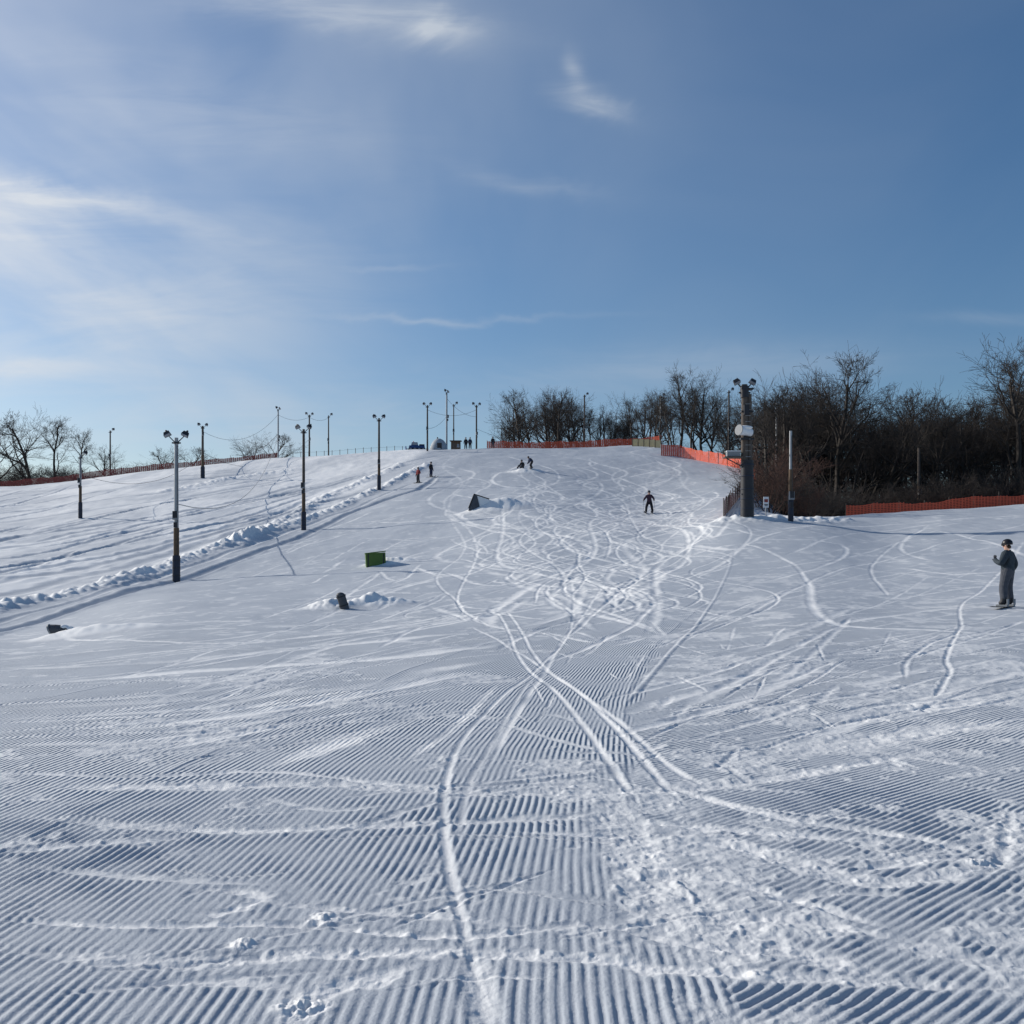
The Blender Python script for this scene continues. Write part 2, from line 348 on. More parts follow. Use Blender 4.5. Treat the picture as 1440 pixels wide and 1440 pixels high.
def snowmat(ground=True):
    m=bpy.data.materials.new("snow"); m.use_nodes=True; nt=m.node_tree; b=nt.nodes["Principled BSDF"]
    def A(nm):
        a=nt.nodes.new("ShaderNodeAttribute"); a.attribute_name=nm; return a.outputs["Fac"]
    def Mx(op,a,b_,c=None,cl=False):
        n=nt.nodes.new("ShaderNodeMath"); n.operation=op; n.use_clamp=cl
        for i,v in enumerate((a,b_,c)):
            if v is None: continue
            if isinstance(v,(int,float)): n.inputs[i].default_value=v
            else: nt.links.new(v,n.inputs[i])
        return n.outputs[0]
    geo=nt.nodes.new("ShaderNodeNewGeometry")
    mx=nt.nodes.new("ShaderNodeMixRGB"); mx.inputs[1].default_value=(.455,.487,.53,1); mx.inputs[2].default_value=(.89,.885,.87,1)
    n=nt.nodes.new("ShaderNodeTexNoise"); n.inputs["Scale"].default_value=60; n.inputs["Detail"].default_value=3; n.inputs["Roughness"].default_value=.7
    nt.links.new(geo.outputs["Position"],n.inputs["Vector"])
    lo=A("loose_lit") if ground else .9
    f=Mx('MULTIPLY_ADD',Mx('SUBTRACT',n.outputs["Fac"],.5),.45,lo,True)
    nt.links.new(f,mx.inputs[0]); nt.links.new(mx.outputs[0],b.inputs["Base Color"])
    b.inputs["Roughness"].default_value=.65; b.inputs["Specular IOR Level"].default_value=.2
    h=Mx('MULTIPLY',n.outputs["Fac"],.0045)
    if ground:
        sa=Mx('SINE',Mx('MULTIPLY',A("ph_a"),6.28318),None); sb=Mx('SINE',Mx('MULTIPLY',A("ph_b"),6.28318),None)
        w=A("w_b"); s=Mx('ADD',sa,Mx('MULTIPLY',w,Mx('SUBTRACT',sb,sa)))
        h=Mx('ADD',h,Mx('MULTIPLY',s,A("camp")))
    bp=nt.nodes.new("ShaderNodeBump"); bp.inputs["Strength"].default_value=1; bp.inputs["Distance"].default_value=1
    nt.links.new(h,bp.inputs["Height"]); nt.links.new(bp.outputs[0],b.inputs["Normal"])
    return m
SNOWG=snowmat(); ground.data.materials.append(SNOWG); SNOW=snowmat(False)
print("ground",time.time()-T0)
# ------------------------------------------------------------------ mesh builder
class MB:
    def __init__(s): s.v=[];s.f=[];s.m=[];s.mats=[];s.sm=[]
    def mi(s,m):
        if m not in s.mats: s.mats.append(m)
        return s.mats.index(m)
    def add(s,vs,fs,m,smooth=False):
        o=len(s.v); s.v+= [tuple(v) for v in vs]; k=s.mi(m)
        for f in fs: s.f.append(tuple(o+i for i in f)); s.m.append(k); s.sm.append(smooth)
    def box(s,c,size,m,M=None,taper=1.0):
        M=M or Matrix.Identity(3); c=Vector(c); hx,hy,hz=[a/2 for a in size]; vs=[]
        for z in (-1,1):
            t=taper if z>0 else 1
            for x,y in ((-1,-1),(1,-1),(1,1),(-1,1)): vs.append(c+M@Vector((x*hx*t,y*hy*t,z*hz)))
        s.add(vs,[(3,2,1,0),(4,5,6,7),(0,1,5,4),(1,2,6,5),(2,3,7,6),(3,0,4,7)],m)
    def tube(s,p0,p1,r0,r1,m,n=10,caps=True):
        p0=Vector(p0);p1=Vector(p1); d=(p1-p0).normalized(); a=d.orthogonal().normalized(); b=d.cross(a); vs=[]
        for p,r in ((p0,r0),(p1,r1)):
            for i in range(n): t=6.28318*i/n; vs.append(p+(a*math.cos(t)+b*math.sin(t))*r)
        fs=[(i,(i+1)%n,n+(i+1)%n,n+i) for i in range(n)]
        s.add(vs,fs,m,True)
        if caps: s.add(vs,[tuple(range(n-1,-1,-1)),tuple(range(n,2*n))],m)
    def path(s,pts,r,m,n=6):
        for a,b in zip(pts[:-1],pts[1:]): s.tube(a,b,r,r,m,n,False)
    def ell(s,c,rad,m,M=None,nu=14,nv=9,z0=-1,z1=1):
        M=M or Matrix.Identity(3); c=Vector(c); vs=[]; a0=math.asin(z0);a1=math.asin(z1)
        for j in range(nv+1):
            a=a0+(a1-a0)*j/nv
            for i in range(nu):
                t=6.28318*i/nu; vs.append(c+M@Vector((rad[0]*math.cos(a)*math.cos(t),rad[1]*math.cos(a)*math.sin(t),rad[2]*math.sin(a))))
        s.add(vs,[(j*nu+i,j*nu+(i+1)%nu,(j+1)*nu+(i+1)%nu,(j+1)*nu+i) for j in range(nv) for i in range(nu)],m,True)
    def obj(s,name,loc=(0,0,0),yaw=0,parent=None,scale=1):
        me=bpy.data.meshes.new(name); me.from_pydata(s.v,[],s.f)
        for m in s.mats: me.materials.append(m)
        me.polygons.foreach_set("material_index",s.m); me.polygons.foreach_set("use_smooth",s.sm); me.update()
        o=bpy.data.objects.new(name,me); o.location=loc; o.rotation_euler[2]=yaw; o.scale=(scale,)*3
        scene.collection.objects.link(o); o.parent=parent; return o
RX=lambda a:Matrix.Rotation(a,3,'X')
RY=lambda a:Matrix.Rotation(a,3,'Y')
RZ=lambda a:Matrix.Rotation(a,3,'Z')
WOOD=mat("weathered_wood",(.11,.09,.075),.9,.4,6,bump=.5)
STEEL=mat("galvanised_steel",(.36,.37,.38),.5,.2,5,metal=.3)
DARK=mat("dark_metal",(.03,.03,.035),.5,.2,9)
PAD=mat("pole_padding",(.03,.036,.055),.7,.25,5)
BROWN=mat("rusty_paint",(.12,.08,.05),.8,.4,5)
GLASS=mat("lamp_glass",(.25,.27,.3),.2,.1,5,spec=.6)
WHITE=mat("white_paint",(.75,.76,.78),.5,.1,6)
GREY=mat("grey_box",(.25,.26,.27),.6,.15,6)
DGREY=mat("dark_grey_plastic_and_shade",(.075,.08,.09),.6,.3,4)
TARP=mat("grey_tarp",(.38,.41,.44),.7,.2,3)
CABLE=mat("cable_rubber",(.04,.04,.04),.7,.1,6)
HOSE=mat("pale_hose",(.5,.48,.45),.7,.1,6)
ORANGE=mat("orange_netting",(.66,.11,.055),.7,.2,3)
REDN=mat("red_netting",(.26,.06,.05),.7,.3,3)  # base colour darkened to paint in the backlit look of the left fence
PLY=mat("plywood_board",(.62,.50,.28),.8,.2,3)
GREEN=mat("green_plastic",(.085,.15,.03),.5,.15,5)
BLUE=mat("blue_paint",(.02,.06,.18),.5,.2,4)
# ------------------------------------------------------------------ light poles
def light_pole(px,d,top,metal=False,lights=2,pad=True,yaw=0.0,thick=1.0,boxz=.5):
    x,y=pd(px,d); z=hgt(x,y)-.15; H=CZ+(H0-top)*d/F-z-(.4 if lights else 0)
    b=MB(); S=STEEL if metal else WOOD; r=.13*thick
    b.tube((0,0,0),(0,0,H),r,r*.72,S,12)
    if lights:
        b.tube((0,0,H-.35),(0,0,H-.25),r*1.1,r*1.1,DARK,12)
        for s in ((-1,1) if lights==2 else (1,)):
            b.tube((0,0,H-.35),(s*.46,0,H+.12),.035,.03,DARK,6)
            M=RZ(0)@RY(s*.45)@RX(-.5)
            c=Vector((s*.52,-.02,H+.22))
            b.box(c,(.42,.24,.26),DARK,M,taper=.75)
            b.box(c+M@Vector((0,-.05,-.145)),(.36,.2,.03),GLASS,M)
            b.tube(c+M@Vector((0,0,.1)),c+M@Vector((0,0,.26)),.08,.06,DARK,8)
        b.box((0,0,H-.3),(.5,.08,.08),DARK)
    b.box((0,-r-.09,H*boxz),(.3,.2,.5),GREY); b.box((0,-r-.06,H*boxz-.55),(.2,.14,.3),DARK); b.box((.0,-r-.2,H*boxz+.05),(.24,.012,.4),DARK)
    b.tube((r*.6,-r*.8,.3),(r*.5,-r*.75,H*.95),.02,.02,DARK,5)
    if pad:
        b.tube((0,0,.1),(0,0,1.7),r*1.5,r*1.45,PAD,14)
        for zz in (.5,.95,1.4): b.tube((0,0,zz),(0,0,zz+.05),r*1.58,r*1.58,DARK,14)
        b.tube((0,0,1.7),(0,0,3.3),r*1.08,r*1.05,BROWN,12)
    o=b.obj("light_pole",(x,y,z),yaw); return Vector((x,y,z)),H
poles={}
for a in [(248,57.5,606,True,2,True,.1,1.15,.47),(427,84,597,False,2,True,-.1,1.1,.45),(533,109,583,False,2,True,.1,1.1,.4),
          (601,148,566,False,2,False,0,1.1,.5),(628,158,548,True,2,False,1.2,1.1,.6),(638,166,565,False,1,False,0,.9,.5),(670,156,566,False,2,False,.3,1.1,.4),
          (391,165,572,True,2,False,1.3,1,.5),(435,168,580,False,2,False,.4,1.2,.5),(462,170,581,False,1,False,0,1,.5),
          (285,136,595,False,2,True,.4,1.5,.85),(155,160,602,False,1,False,0,1.1,.5),(113,97,634,True,1,True,0,1.0,.6),
          (822,172,552,False,1,False,0,1.2,.5),(929,162,553,True,1,False,0,1.1,.5),(1025,138,545,False,1,False,0,1.1,.5),(1092,112,562,True,1,False,0,1,.4),
          (1112,60,606,True,0,True,0,.85,.3),(1292,92,630,False,0,True,0,1.1,.4)]:
    poles[a[0]]=light_pole(*a)
# ------------------------------------------------------------------ flood-light tower on the right with snow gun
x,y=g(1047,731); z=hgt(x,y)-.2; H=CZ+(H0-534)*y/F-z-.3
b=MB()
b.tube((0,0,0),(0,0,H),.24,.18,WOOD,14); b.tube((.36,.1,0),(.30,.1,H*.93),.19,.16,WOOD,12)
for zz in (1.5,3.2,4.9,6.6,8.0): b.box((.15,.05,zz),(.75,.5,.09),DARK)
for s in (-1,1):
    b.tube((0,0,H-.45),(s*.45,0,H+.1),.045,.035,DARK,6); M=RY(s*.5)@RX(-.5); c=Vector((s*.5,-.02,H+.18)); b.box(c,(.42,.26,.28),DARK,M,.75); b.box(c+M@Vector((0,-.05,-.16)),(.38,.22,.03),GLASS,M)
b.box((0,0,H-.5),(.7,.1,.1),DARK); b.tube((0,0,H-.8),(0,0,H-.1),.26,.26,DARK,12); b.box((.05,-.25,H-1.6),(.3,.25,.6),DARK)
c=Vector((-.1,-.45,H*.645)); ax=Vector((-.85,-.5,.10)).normalized()
b.tube(c-ax*.5,c+ax*.1,.24,.27,WHITE,18); b.tube(c+ax*.1,c+ax*.45,.27,.31,WHITE,18); b.tube(c+ax*.45,c+ax*.5,.33,.33,GREY,18); b.tube(c-ax*.62,c-ax*.5,.18,.25,DARK,16)
b.ell(c+Vector((0,0,.22)),(.5,.32,.13),SNOW)
b.tube((0,0,H*.6),c-Vector((0,0,.3)),.06,.06,DARK,8); b.box((-.1,-.35,H*.59),(.5,.4,.12),DARK)
b.box((-.75,-.1,H*.455),(1.1,.8,.06),WOOD); b.box((-.75,-.12,H*.455+.2),(.8,.55,.3),GREY); b.box((-.75,-.12,H*.455+.37),(.86,.6,.05),WHITE)
b.tube((0,0,H*.38),(-1.15,-.1,H*.45),.035,.035,DARK,6)
for yy in (-.48,.28): b.tube((-1.28,yy,H*.455),(-1.28,yy,H*.455+.8),.02,.02,DARK,5)
b.tube((-1.28,-.48,H*.455+.8),(-1.28,.28,H*.455+.8),.02,.02,DARK,5)
b.tube((.16,0,.1),(.16,0,3.6),.42,.38,DARK,16)
for zz in (.6,1.2,1.8,2.6,3.3): b.tube((.16,0,zz),(.16,0,zz+.06),.435,.425,PAD,16)
for i in range(10): b.tube((.0,-.28,3.8+i*.36),(.3,-.28,3.8+i*.36),.015,.015,STEEL,5)
b.obj("floodlight_tower",(x,y,z),0)
# ------------------------------------------------------------------ cables
def cable(a,bp,sag,m=CABLE,r=.02,name="overhead_cable"):
    a=Vector(a);bp=Vector(bp); pts=[]
    for i in range(17):
        t=i/16; p=a.lerp(bp,t); p.z-=sag*4*t*(1-t); pts.append(p)
    b=MB(); b.path(pts,r,m,5); b.obj(name)
def pt(k,f): p,H=poles[k]; return p+Vector((0,0,H*f))
cable(pt(391,.55),pt(285,.35),2.0,HOSE,.045,"snowmaking_hose"); cable(pt(391,.5),pt(248,.55),4.0,HOSE,.03,"snowmaking_hose"); cable(pt(435,.5),pt(285,.5),3.2)
cable(pt(462,.95),pt(435,.95),.5); cable(pt(435,.95),pt(391,.9),.7); cable(pt(391,.9),pt(285,.9),2.5); cable(pt(285,.45),pt(113,.7),2.2)
cable(pt(628,.6),pt(601,.5),.5); cable(pt(601,.9),pt(670,.9),.9); cable(pt(628,.9),pt(670,.75),.7); cable(pt(670,.5),pt(822,.3),1.6)
# ------------------------------------------------------------------ netting fences
def fence(pts,h,m,name="safety_fence",post=2.4,lift=0.0):
    L=catmull(pts); L=[Vector((p[0],p[1])) for p in L]
    S=[0]; 
    for a,c in zip(L[:-1],L[1:]): S.append(S[-1]+(c-a).length)
    xs=[p.x for p in L]; ys=[p.y for p in L]; n=max(4,int(S[-1]/.6)); b=MB(); Q=[]
    for i in range(n+1):
        s=S[-1]*i/n; x=float(np.interp(s,S,xs)); y=float(np.interp(s,S,ys)); Q.append((x,y,hgt(x,y)+lift,s))
    rows=9
    def top(q): return h*(1-.09*abs(math.sin(math.pi*q[3]/post)))+.08*math.sin(q[3]*.7)+.06*math.sin(q[3]*.23+1)
    for a,c in zip(Q[:-1],Q[1:]):
        for k in range(rows):
            f0=(k+.12)/rows; f1=(k+.76)/rows
            b.add([(a[0],a[1],a[2]+top(a)*f0),(c[0],c[1],c[2]+top(c)*f0),(c[0],c[1],c[2]+top(c)*f1),(a[0],a[1],a[2]+top(a)*f1)],[(0,1,2,3)],m)
        for kk in range(2):
            t0=.5*kk; t1=t0+.2
            A=Vector(a[:3]).lerp(Vector(c[:3]),t0); B=Vector(a[:3]).lerp(Vector(c[:3]),t1); o=Vector((0,.004,0))
            b.add([A+o,B+o,B+o+Vector((0,0,top(a))),A+o+Vector((0,0,top(a)))],[(0,1,2,3)],m)
    s=0
    while s<S[-1]:
        x=float(np.interp(s,S,xs)); y=float(np.interp(s,S,ys)); z=hgt(x,y); lx=.08*math.sin(s*3)
        b.tube((x,y+.05,z-.2),(x+lx,y+.05,z+h+.22+lift+.1*math.sin(s*5)),.04,.035,WOOD,6); s+=post
    b.obj(name)
fence([pd(685,157),pd(760,158),pd(840,160),pd(900,160),pd(930,158)],1.45,ORANGE,lift=.2)
fence([g(930,641),g(960,643),g(1000,651),g(1040,659),g(1062,664)],1.5,ORANGE)
fence([g(1018,729),g(1030,712),g(1042,697)],1.1,REDN)
fence([pd(1190,84),pd(1290,85),pd(1380,86),pd(1470,87),pd(1560,88)],1.3,ORANGE)
fence([pd(-60,152),pd(0,153),pd(100,155),pd(240,157),pd(390,160)],1.3,REDN)
b=MB()
for i in range(5):
    px=893+i*8; x,y=pd(px,151.5-i*1.3); z=hgt(x,y); b.box((x,y,z+.45),(.85,.08,1.3),PLY,RZ(-.5)); b.tube((x-.4,y+.1,z-.2),(x-.4,y+.1,z+1.2),.05,.05,WOOD,6)
b.obj("plywood_barrier")
# ------------------------------------------------------------------ summit buildings
x,y=pd(641,162); z=hgt(x,y)
b=MB(); b.box((0,0,1.0),(1.5,1.6,2.2),BROWN); b.box((0,0,2.16),(1.9,2.0,.12),DARK,RX(.06)); b.box((-.25,-.81,.9),(.6,.03,1.7),WOOD); b.box((.42,-.81,1.35),(.4,.03,.5),GLASS); b.box((.42,-.825,1.08),(.5,.05,.05),WHITE)
b.obj("lift_shack",(x,y,z))
x,y=pd(617,157); z=hgt(x,y)
b=MB(); b.ell((0,0,.05),(1.45,1.3,2.1),TARP,z0=-.15); b.box((.2,-1.15,.7),(.7,.3,1.2),DARK,RX(.35)); b.tube((-.2,0,1.95),(-.2,0,2.35),.12,.1,DARK,8); b.tube((0,0,0),(0,0,.12),1.5,1.5,WOOD,20)
b.obj("storage_dome",(x,y,z))
x,y=pd(586,156); z=hgt(x,y)
b=MB(); b.box((0,0,.55),(2.6,1.6,.6),BLUE,taper=.92); b.box((-.35,0,1.1),(1.1,1.3,.55),BLUE,taper=.8); b.box((-.35,-.6,1.12),(.8,.12,.35),GLASS); b.box((.8,0,.95),(.8,1.1,.25),DARK)
for s in (-.75,.75):
    b.box((0,s,.22),(2.6,.42,.4),DARK); [b.tube((xx,s-.24,.25),(xx,s+.24,.25),.19,.19,GREY,12) for xx in (-1,-.35,.35,1)]
b.box((-1.7,0,.4),(.1,2.0,.6),BLUE,RY(-.2)); b.box((-1.45,0,.35),(.5,.12,.1),DARK); b.box((1.6,0,.25),(.4,1.9,.2),DARK); b.tube((-.5,0,1.35),(-.5,0,1.6),.06,.06,ORANGE,8)
b.obj("snow_groomer",(x,y,z),.15)
b=MB(); pr=None
for i in range(16):
    px=412+i*11; x,y=pd(px,158.5); z=hgt(x,y); b.tube((x,y,z-.2),(x,y,z+1.1),.045,.045,WOOD,5)
    if pr: b.tube(pr,(x,y,z+.95),.015,.015,CABLE,4,False)
    pr=(x,y,z+.95)
b.obj("rope_line")
# ------------------------------------------------------------------ terrain park features
x,y=g(528,797); z=hgt(x,y)
b=MB(); b.box((0,0,.42),(1.3,.5,.95),GREEN,RY(-.06)); b.box((.02,-.26,.42),(1.05,.02,.7),GREEN,RY(-.06)); b.box((-.03,0,.93),(1.36,.56,.07),GREEN,RY(-.12))
for s in (-.5,.5): b.box((s,-.275,.4),(.06,.03,.9),DARK)
b.box((.0,.9,.25),(1.1,1.6,.12),GREEN,RX(-.25)); b.obj("terrain_park_box",(x,y,z-.12),.25,scale=.85)
x,y=g(486,857); z=hgt(x,y)
b=MB(); ax=Vector((-.30,-.1,1)).normalized(); b.tube((.08,0,-.3),Vector((.08,0,-.3))+ax*.82,.15,.15,DGREY,20,False)
for t in (.45,.76): p=Vector((.08,0,-.3))+ax*t; b.tube(p,p+ax*.04,.165,.165,DARK,20,False)
b.ell(Vector((.08,0,-.3))+ax*.82,(.15,.15,.10),DGREY)
b.obj("bonk_barrel",(x,y,z-.05))
x,y=g(88,896); z=hgt(x,y)
b=MB(); n=14; prev=None
for i in range(n):
    t=i/(n-1); p=Vector((-.35+1.9*t,.25*t,.08+.18*math.sin(math.pi*min(1,t*1.3+.25))-.45*t))
    if prev:
        b.tube(prev,p,.16,.16,DGREY,16,i in (1,n-1))
        if i>2: b.ell((prev+p)/2+Vector((0,0,.10)),(.16,.13,.09),SNOW)
    prev=p
b.tube((-.37,0,.08+.18*math.sin(.78)-.01),(-.33,0,.215),.185,.185,GREY,18); b.obj("jib_pipe",(x,y,z))
x,y=g(672,722); z=hgt(x,y)
# snow kicker: packed snow deck with metal rails, shade on its high side painted dark grey
b=MB(); vs=[(-.75,-.5,-.4),(2.2,-.7,-.4),(2.2,1.2,-.4),(-.75,.9,-.4),(-.30,-.2,.95),(.9,-.35,.55),(.9,.85,.6),(-.30,.85,.95)]
b.add(vs,[(1,2,6,5),(2,3,7,6),(4,5,6,7),(0,1,5,4)],SNOW); b.add(vs,[(3,0,4,7)],DGREY)
b.add([(-.77,-.53,-.4),(.25,-.60,-.4),(-.05,-.30,.80),(-.32,-.24,.97)],[(0,1,2,3)],DGREY)
b.tube((-.30,-.22,.97),(.95,-.37,.56),.04,.04,DARK,8); b.tube((-.75,-.53,-.2),(-.3,-.24,.97),.05,.05,DARK,8)
b.obj("snow_kicker",(x,y,z))
x,y=g(1077,727); z=hgt(x,y)
b=MB(); b.tube((0,0,-.2),(0,0,1.3),.035,.035,STEEL,8); b.box((0,-.05,.95),(.34,.03,.7),WHITE); b.box((0,-.07,1.05),(.24,.012,.2),REDN); b.box((0,-.07,.8),(.24,.012,.05),DARK); b.box((0,-.07,.72),(.2,.012,.04),DARK); b.obj("warning_sign",(x,y,z))
print("objs",time.time()-T0)
# ------------------------------------------------------------------ people
SKIN=mat("skin",(.55,.33,.24),.6,.08,20); HAIR=mat("hair",(.06,.035,.02),.8,.3,40); EYE=mat("eye_dark",(.02,.02,.02),.3,.1,5); LIP=mat("lip",(.4,.16,.13),.6,.1,10)
def cloth(n,c): return mat(n,c,.85,.3,14,bump=.6)
def person(loc,yaw,J,jacket,pants,helm,gear,glove=None,scale=1.0,name="person",bulk=1.0):
    glove=glove or DARK; b=MB()
    D={'pel':(0,0,.93),'spi':(0,0,1.10),'che':(0,0,1.33),'nek':(0,0,1.48),'h1':(0,.01,1.56),'h2':(0,.015,1.66)}
    for s,sx in (('L',-1),('R',1)):
        D.update({'sh'+s:(sx*.17,0,1.40),'el'+s:(sx*.27,-.02,1.12),'wr'+s:(sx*.28,.08,.88),'pa'+s:(sx*.28,.11,.80),'hi'+s:(sx*.10,0,.87),'kn'+s:(sx*.13,.03,.50),'an'+s:(sx*.15,-.02,.12),'to'+s:(sx*.17,.15,.06)})
    D.update(J)
    rad={'pel':(.175,.145),'spi':(.17,.14),'che':(.20,.15),'nek':(.07,.07),'h1':(.075,.085),'h2':(.085,.10),'sh':(.105,.105),'el':(.08,.08),'wr':(.058,.058),'pa':(.045,.03),'hi':(.12,.13),'kn':(.10,.10),'an':(.09,.095),'to':(.06,.055)}
    E=[('pel','spi'),('spi','che'),('che','nek'),('nek','h1'),('h1','h2')]
    for s in 'LR': E+=[('che','sh'+s),('sh'+s,'el'+s),('el'+s,'wr'+s),('wr'+s,'pa'+s),('pel','hi'+s),('hi'+s,'kn'+s),('kn'+s,'an'+s),('an'+s,'to'+s)]
    K=list(D); me=bpy.data.meshes.new("t"); me.from_pydata([D[k] for k in K],[(K.index(a),K.index(c)) for a,c in E],[])
    o=bpy.data.objects.new("t",me); scene.collection.objects.link(o)
    sk=o.modifiers.new("s",'SKIN'); sd=o.modifiers.new("d",'SUBSURF'); sd.levels=2
    for i,k in enumerate(K):
        kk=k if k in rad else k[:2]; bk=1 if kk in('h1','h2','nek','pa') else bulk
        me.skin_vertices[0].data[i].radius=(rad[kk][0]*bk,rad[kk][1]*bk); me.skin_vertices[0].data[i].use_root=(k=='pel')
    dg=bpy.context.evaluated_depsgraph_get(); ev=o.evaluated_get(dg); m2=ev.to_mesh()
    vs=[v.co.copy() for v in m2.vertices]
    segs=[(Vector(D[a]),Vector(D[c]),a,c) for a,c in E]
    def cls(p):
        best=9;r_=None
        for a,c,na,nc in segs:
            v=c-a; t=max(0,min(1,(p-a).dot(v)/v.length_squared)); dd=(p-(a+v*t)).length
            if dd<best: best=dd;r_=(na,nc,t)
        na,nc,t=r_
        if nc[:2]=='to' or (nc[:2]=='an' and t>.72): return DARK
        if nc[:2] in('hi','kn','an'): return pants
        if nc=='spi': return jacket if p.z>D['pel'][2]-.08 else pants
        if nc[:2]=='pa': return glove
        if nc=='h2' or (nc=='h1' and t>.3): return SKIN
        return jacket
    for pol in m2.polygons: b.add([vs[i] for i in pol.vertices],[tuple(range(len(pol.vertices)))],cls(pol.center),True)
    ev.to_mesh_clear(); bpy.data.objects.remove(o)
    for s,sx in (('L',-1),('R',1)):
        w=Vector(D['wr'+s]); p=Vector(D['pa'+s]); d=(p-w).normalized(); sd_=d.cross(Vector((sx,0,0.2))).normalized()
        nrm=d.cross(sd_)
        for i,l in enumerate((.075,.085,.08,.062)):
            a=p+d*.02+sd_*(i-1.5)*.021; c=a+d*l*.55; e=c+(d*.7+nrm*sx*.5)*l*.55
            b.tube(a,c,.011,.010,glove,6); b.tube(c,e,.010,.008,glove,6)
        a=w+d*.03+sd_*-.03; c=a+(d*.6-sd_*.7)*.05; b.tube(a,c,.013,.011,glove,6); b.tube(c,c+d*.035,.011,.009,glove,6)
    h1=Vector(D['h1']);h2=Vector(D['h2']); c=h2
    b.ell(c+Vector((0,-.008,.035)),(.118,.135,.12),helm,z0=-.3); b.tube(c+Vector((0,-.01,.0)),c+Vector((0,-.01,.02)),.118,.118,helm,16)
    fy=.098
    b.box(c+Vector((0,fy-.005,.0)),(.15,.05,.06),EYE); b.box(c+Vector((0,fy+.02,.0)),(.13,.012,.045),GLASS)
    for s in (-1,1): b.ell(c+Vector((s*.035,fy-.012,-.0)),(.012,.01,.008),EYE); b.ell(c+Vector((s*.088,-.005,-.03)),(.014,.025,.032),SKIN)
    b.ell(c+Vector((0,fy-.002,-.045)),(.014,.022,.022),SKIN); b.box(c+Vector((0,fy-.018,-.078)),(.045,.012,.012),LIP); b.ell(c+Vector((0,-.05,-.06)),(.08,.05,.06),HAIR)
    b.tube(Vector(D['nek'])+Vector((0,0,-.03)),Vector(D['nek'])+Vector((0,0,.045)),.095,.082,jacket,14)
    if gear=='board':
        c=(Vector(D['toL'])+Vector(D['toR']))/2; dv=Vector(D['anR'])-Vector(D['anL']); a=math.atan2(dv.y,dv.x); M=RZ(a); L=.76
        vs_=[];n=16
        for i in range(n+1):
            t=-1+2*i/n; wd=.13*(1-.12*(1-t*t))*math.sqrt(max(0.02,1-max(0,abs(t)-.82)**2/.034)); zz=.01+.10*max(0,abs(t)-.8)**1.0
            for sx in (-1,1):
                for dz in (0,.015): vs_.append(Vector((c.x,c.y-.06,0))+M@Vector((t*L,sx*wd,zz+dz)))
        fs=[]
        for i in range(n): k=i*4; fs+=[(k,k+4,k+6,k+2),(k+1,k+3,k+7,k+5),(k,k+1,k+5,k+4),(k+2,k+6,k+7,k+3)]
        b.add(vs_,fs,DARK)
        for s in 'LR': p=Vector(D['an'+s]); b.box((p.x,p.y+.05,.05),(.13,.28,.05),GREY,M); b.box((p.x,p.y-.09,.14),(.12,.03,.16),GREY,M)
    if gear=='skis':
        for s in 'LR':
            p=Vector(D['an'+s]); q=Vector(D['to'+s]); a=math.atan2(q.x-p.x,q.y-p.y); M=RZ(-a)
            b.box(Vector((p.x,p.y+.08,.012)),(.08,1.5,.02),DARK,M); b.box(Vector((p.x,p.y+.08,0))+M@Vector((0,.82,.05)),(.075,.18,.015),DARK,M@RX(.5))
            b.box(Vector((p.x,p.y+.02,.045)),(.07,.3,.045),GREY,M)
        for s,sx in (('L',-1),('R',1)):
            p=Vector(D['pa'+s]); b.tube(p+Vector((0,.02,.08)),p+Vector((sx*.05,-.45,-p.z+.03)),.009,.006,DARK,5); b.tube(p+Vector((0,.02,-.04)),p+Vector((0,.02,.1)),.017,.017,DARK,6)
    return b.obj(name,loc,yaw,scale=scale)
C1=cloth("slate_jacket",(.035,.048,.06)); C2=cloth("grey_pants",(.075,.08,.095)); C3=cloth("black_cloth",(.02,.02,.026)); C4=cloth("navy_cloth",(.025,.035,.08)); C5=cloth("red_cloth",(.25,.04,.04)); C6=cloth("plum_cloth",(.05,.03,.05)); HB=mat("helmet_black",(.015,.015,.018),.35,.1,8)
def place(px,row): x,y=g(px,row); return (x,y,hgt(x,y)+.01)
person(place(1417,854),.75,{'elL':(-.34,.04,1.14),'wrL':(-.18,.25,1.24),'paL':(-.10,.28,1.31),'elR':(.33,-.08,1.13),'wrR':(.33,.06,.92),'paR':(.31,.10,.85),
   'knL':(-.18,.05,.50),'anL':(-.23,0,.13),'toL':(-.25,.14,.08),'knR':(.17,.05,.50),'anR':(.21,0,.13),'toR':(.24,.14,.08)},C1,C2,HB,'board',scale=1.03,name="snowboarder",bulk=1.13)
person(place(913,722),math.pi-.25,{'pel':(0,-.10,.84),'spi':(0,-.04,1.0),'che':(0,.06,1.22),'nek':(0,.12,1.37),'h1':(0,.15,1.44),'h2':(0,.17,1.54),'shL':(-.17,.07,1.29),'shR':(.17,.07,1.29),
   'elL':(-.34,.06,1.08),'wrL':(-.38,.25,.95),'paL':(-.38,.32,.92),'elR':(.34,.06,1.08),'wrR':(.38,.25,.95),'paR':(.38,.32,.92),
   'hiL':(-.11,-.1,.80),'hiR':(.11,-.1,.80),'knL':(-.20,.10,.48),'knR':(.20,.10,.48),'anL':(-.24,-.03,.13),'anR':(.24,-.03,.13),'toL':(-.24,.14,.08),'toR':(.24,.14,.08)},C6,C3,HB,'skis',scale=1.1,name="skier")
person(place(588,679),2.4,{'elL':(-.3,-.05,1.14),'wrL':(-.32,.12,.98),'paL':(-.31,.18,.95)},C5,C3,HB,'board',name="snowboarder")
person(place(606,671),-2.2,{},C3,C4,HB,'skis',name="skier")
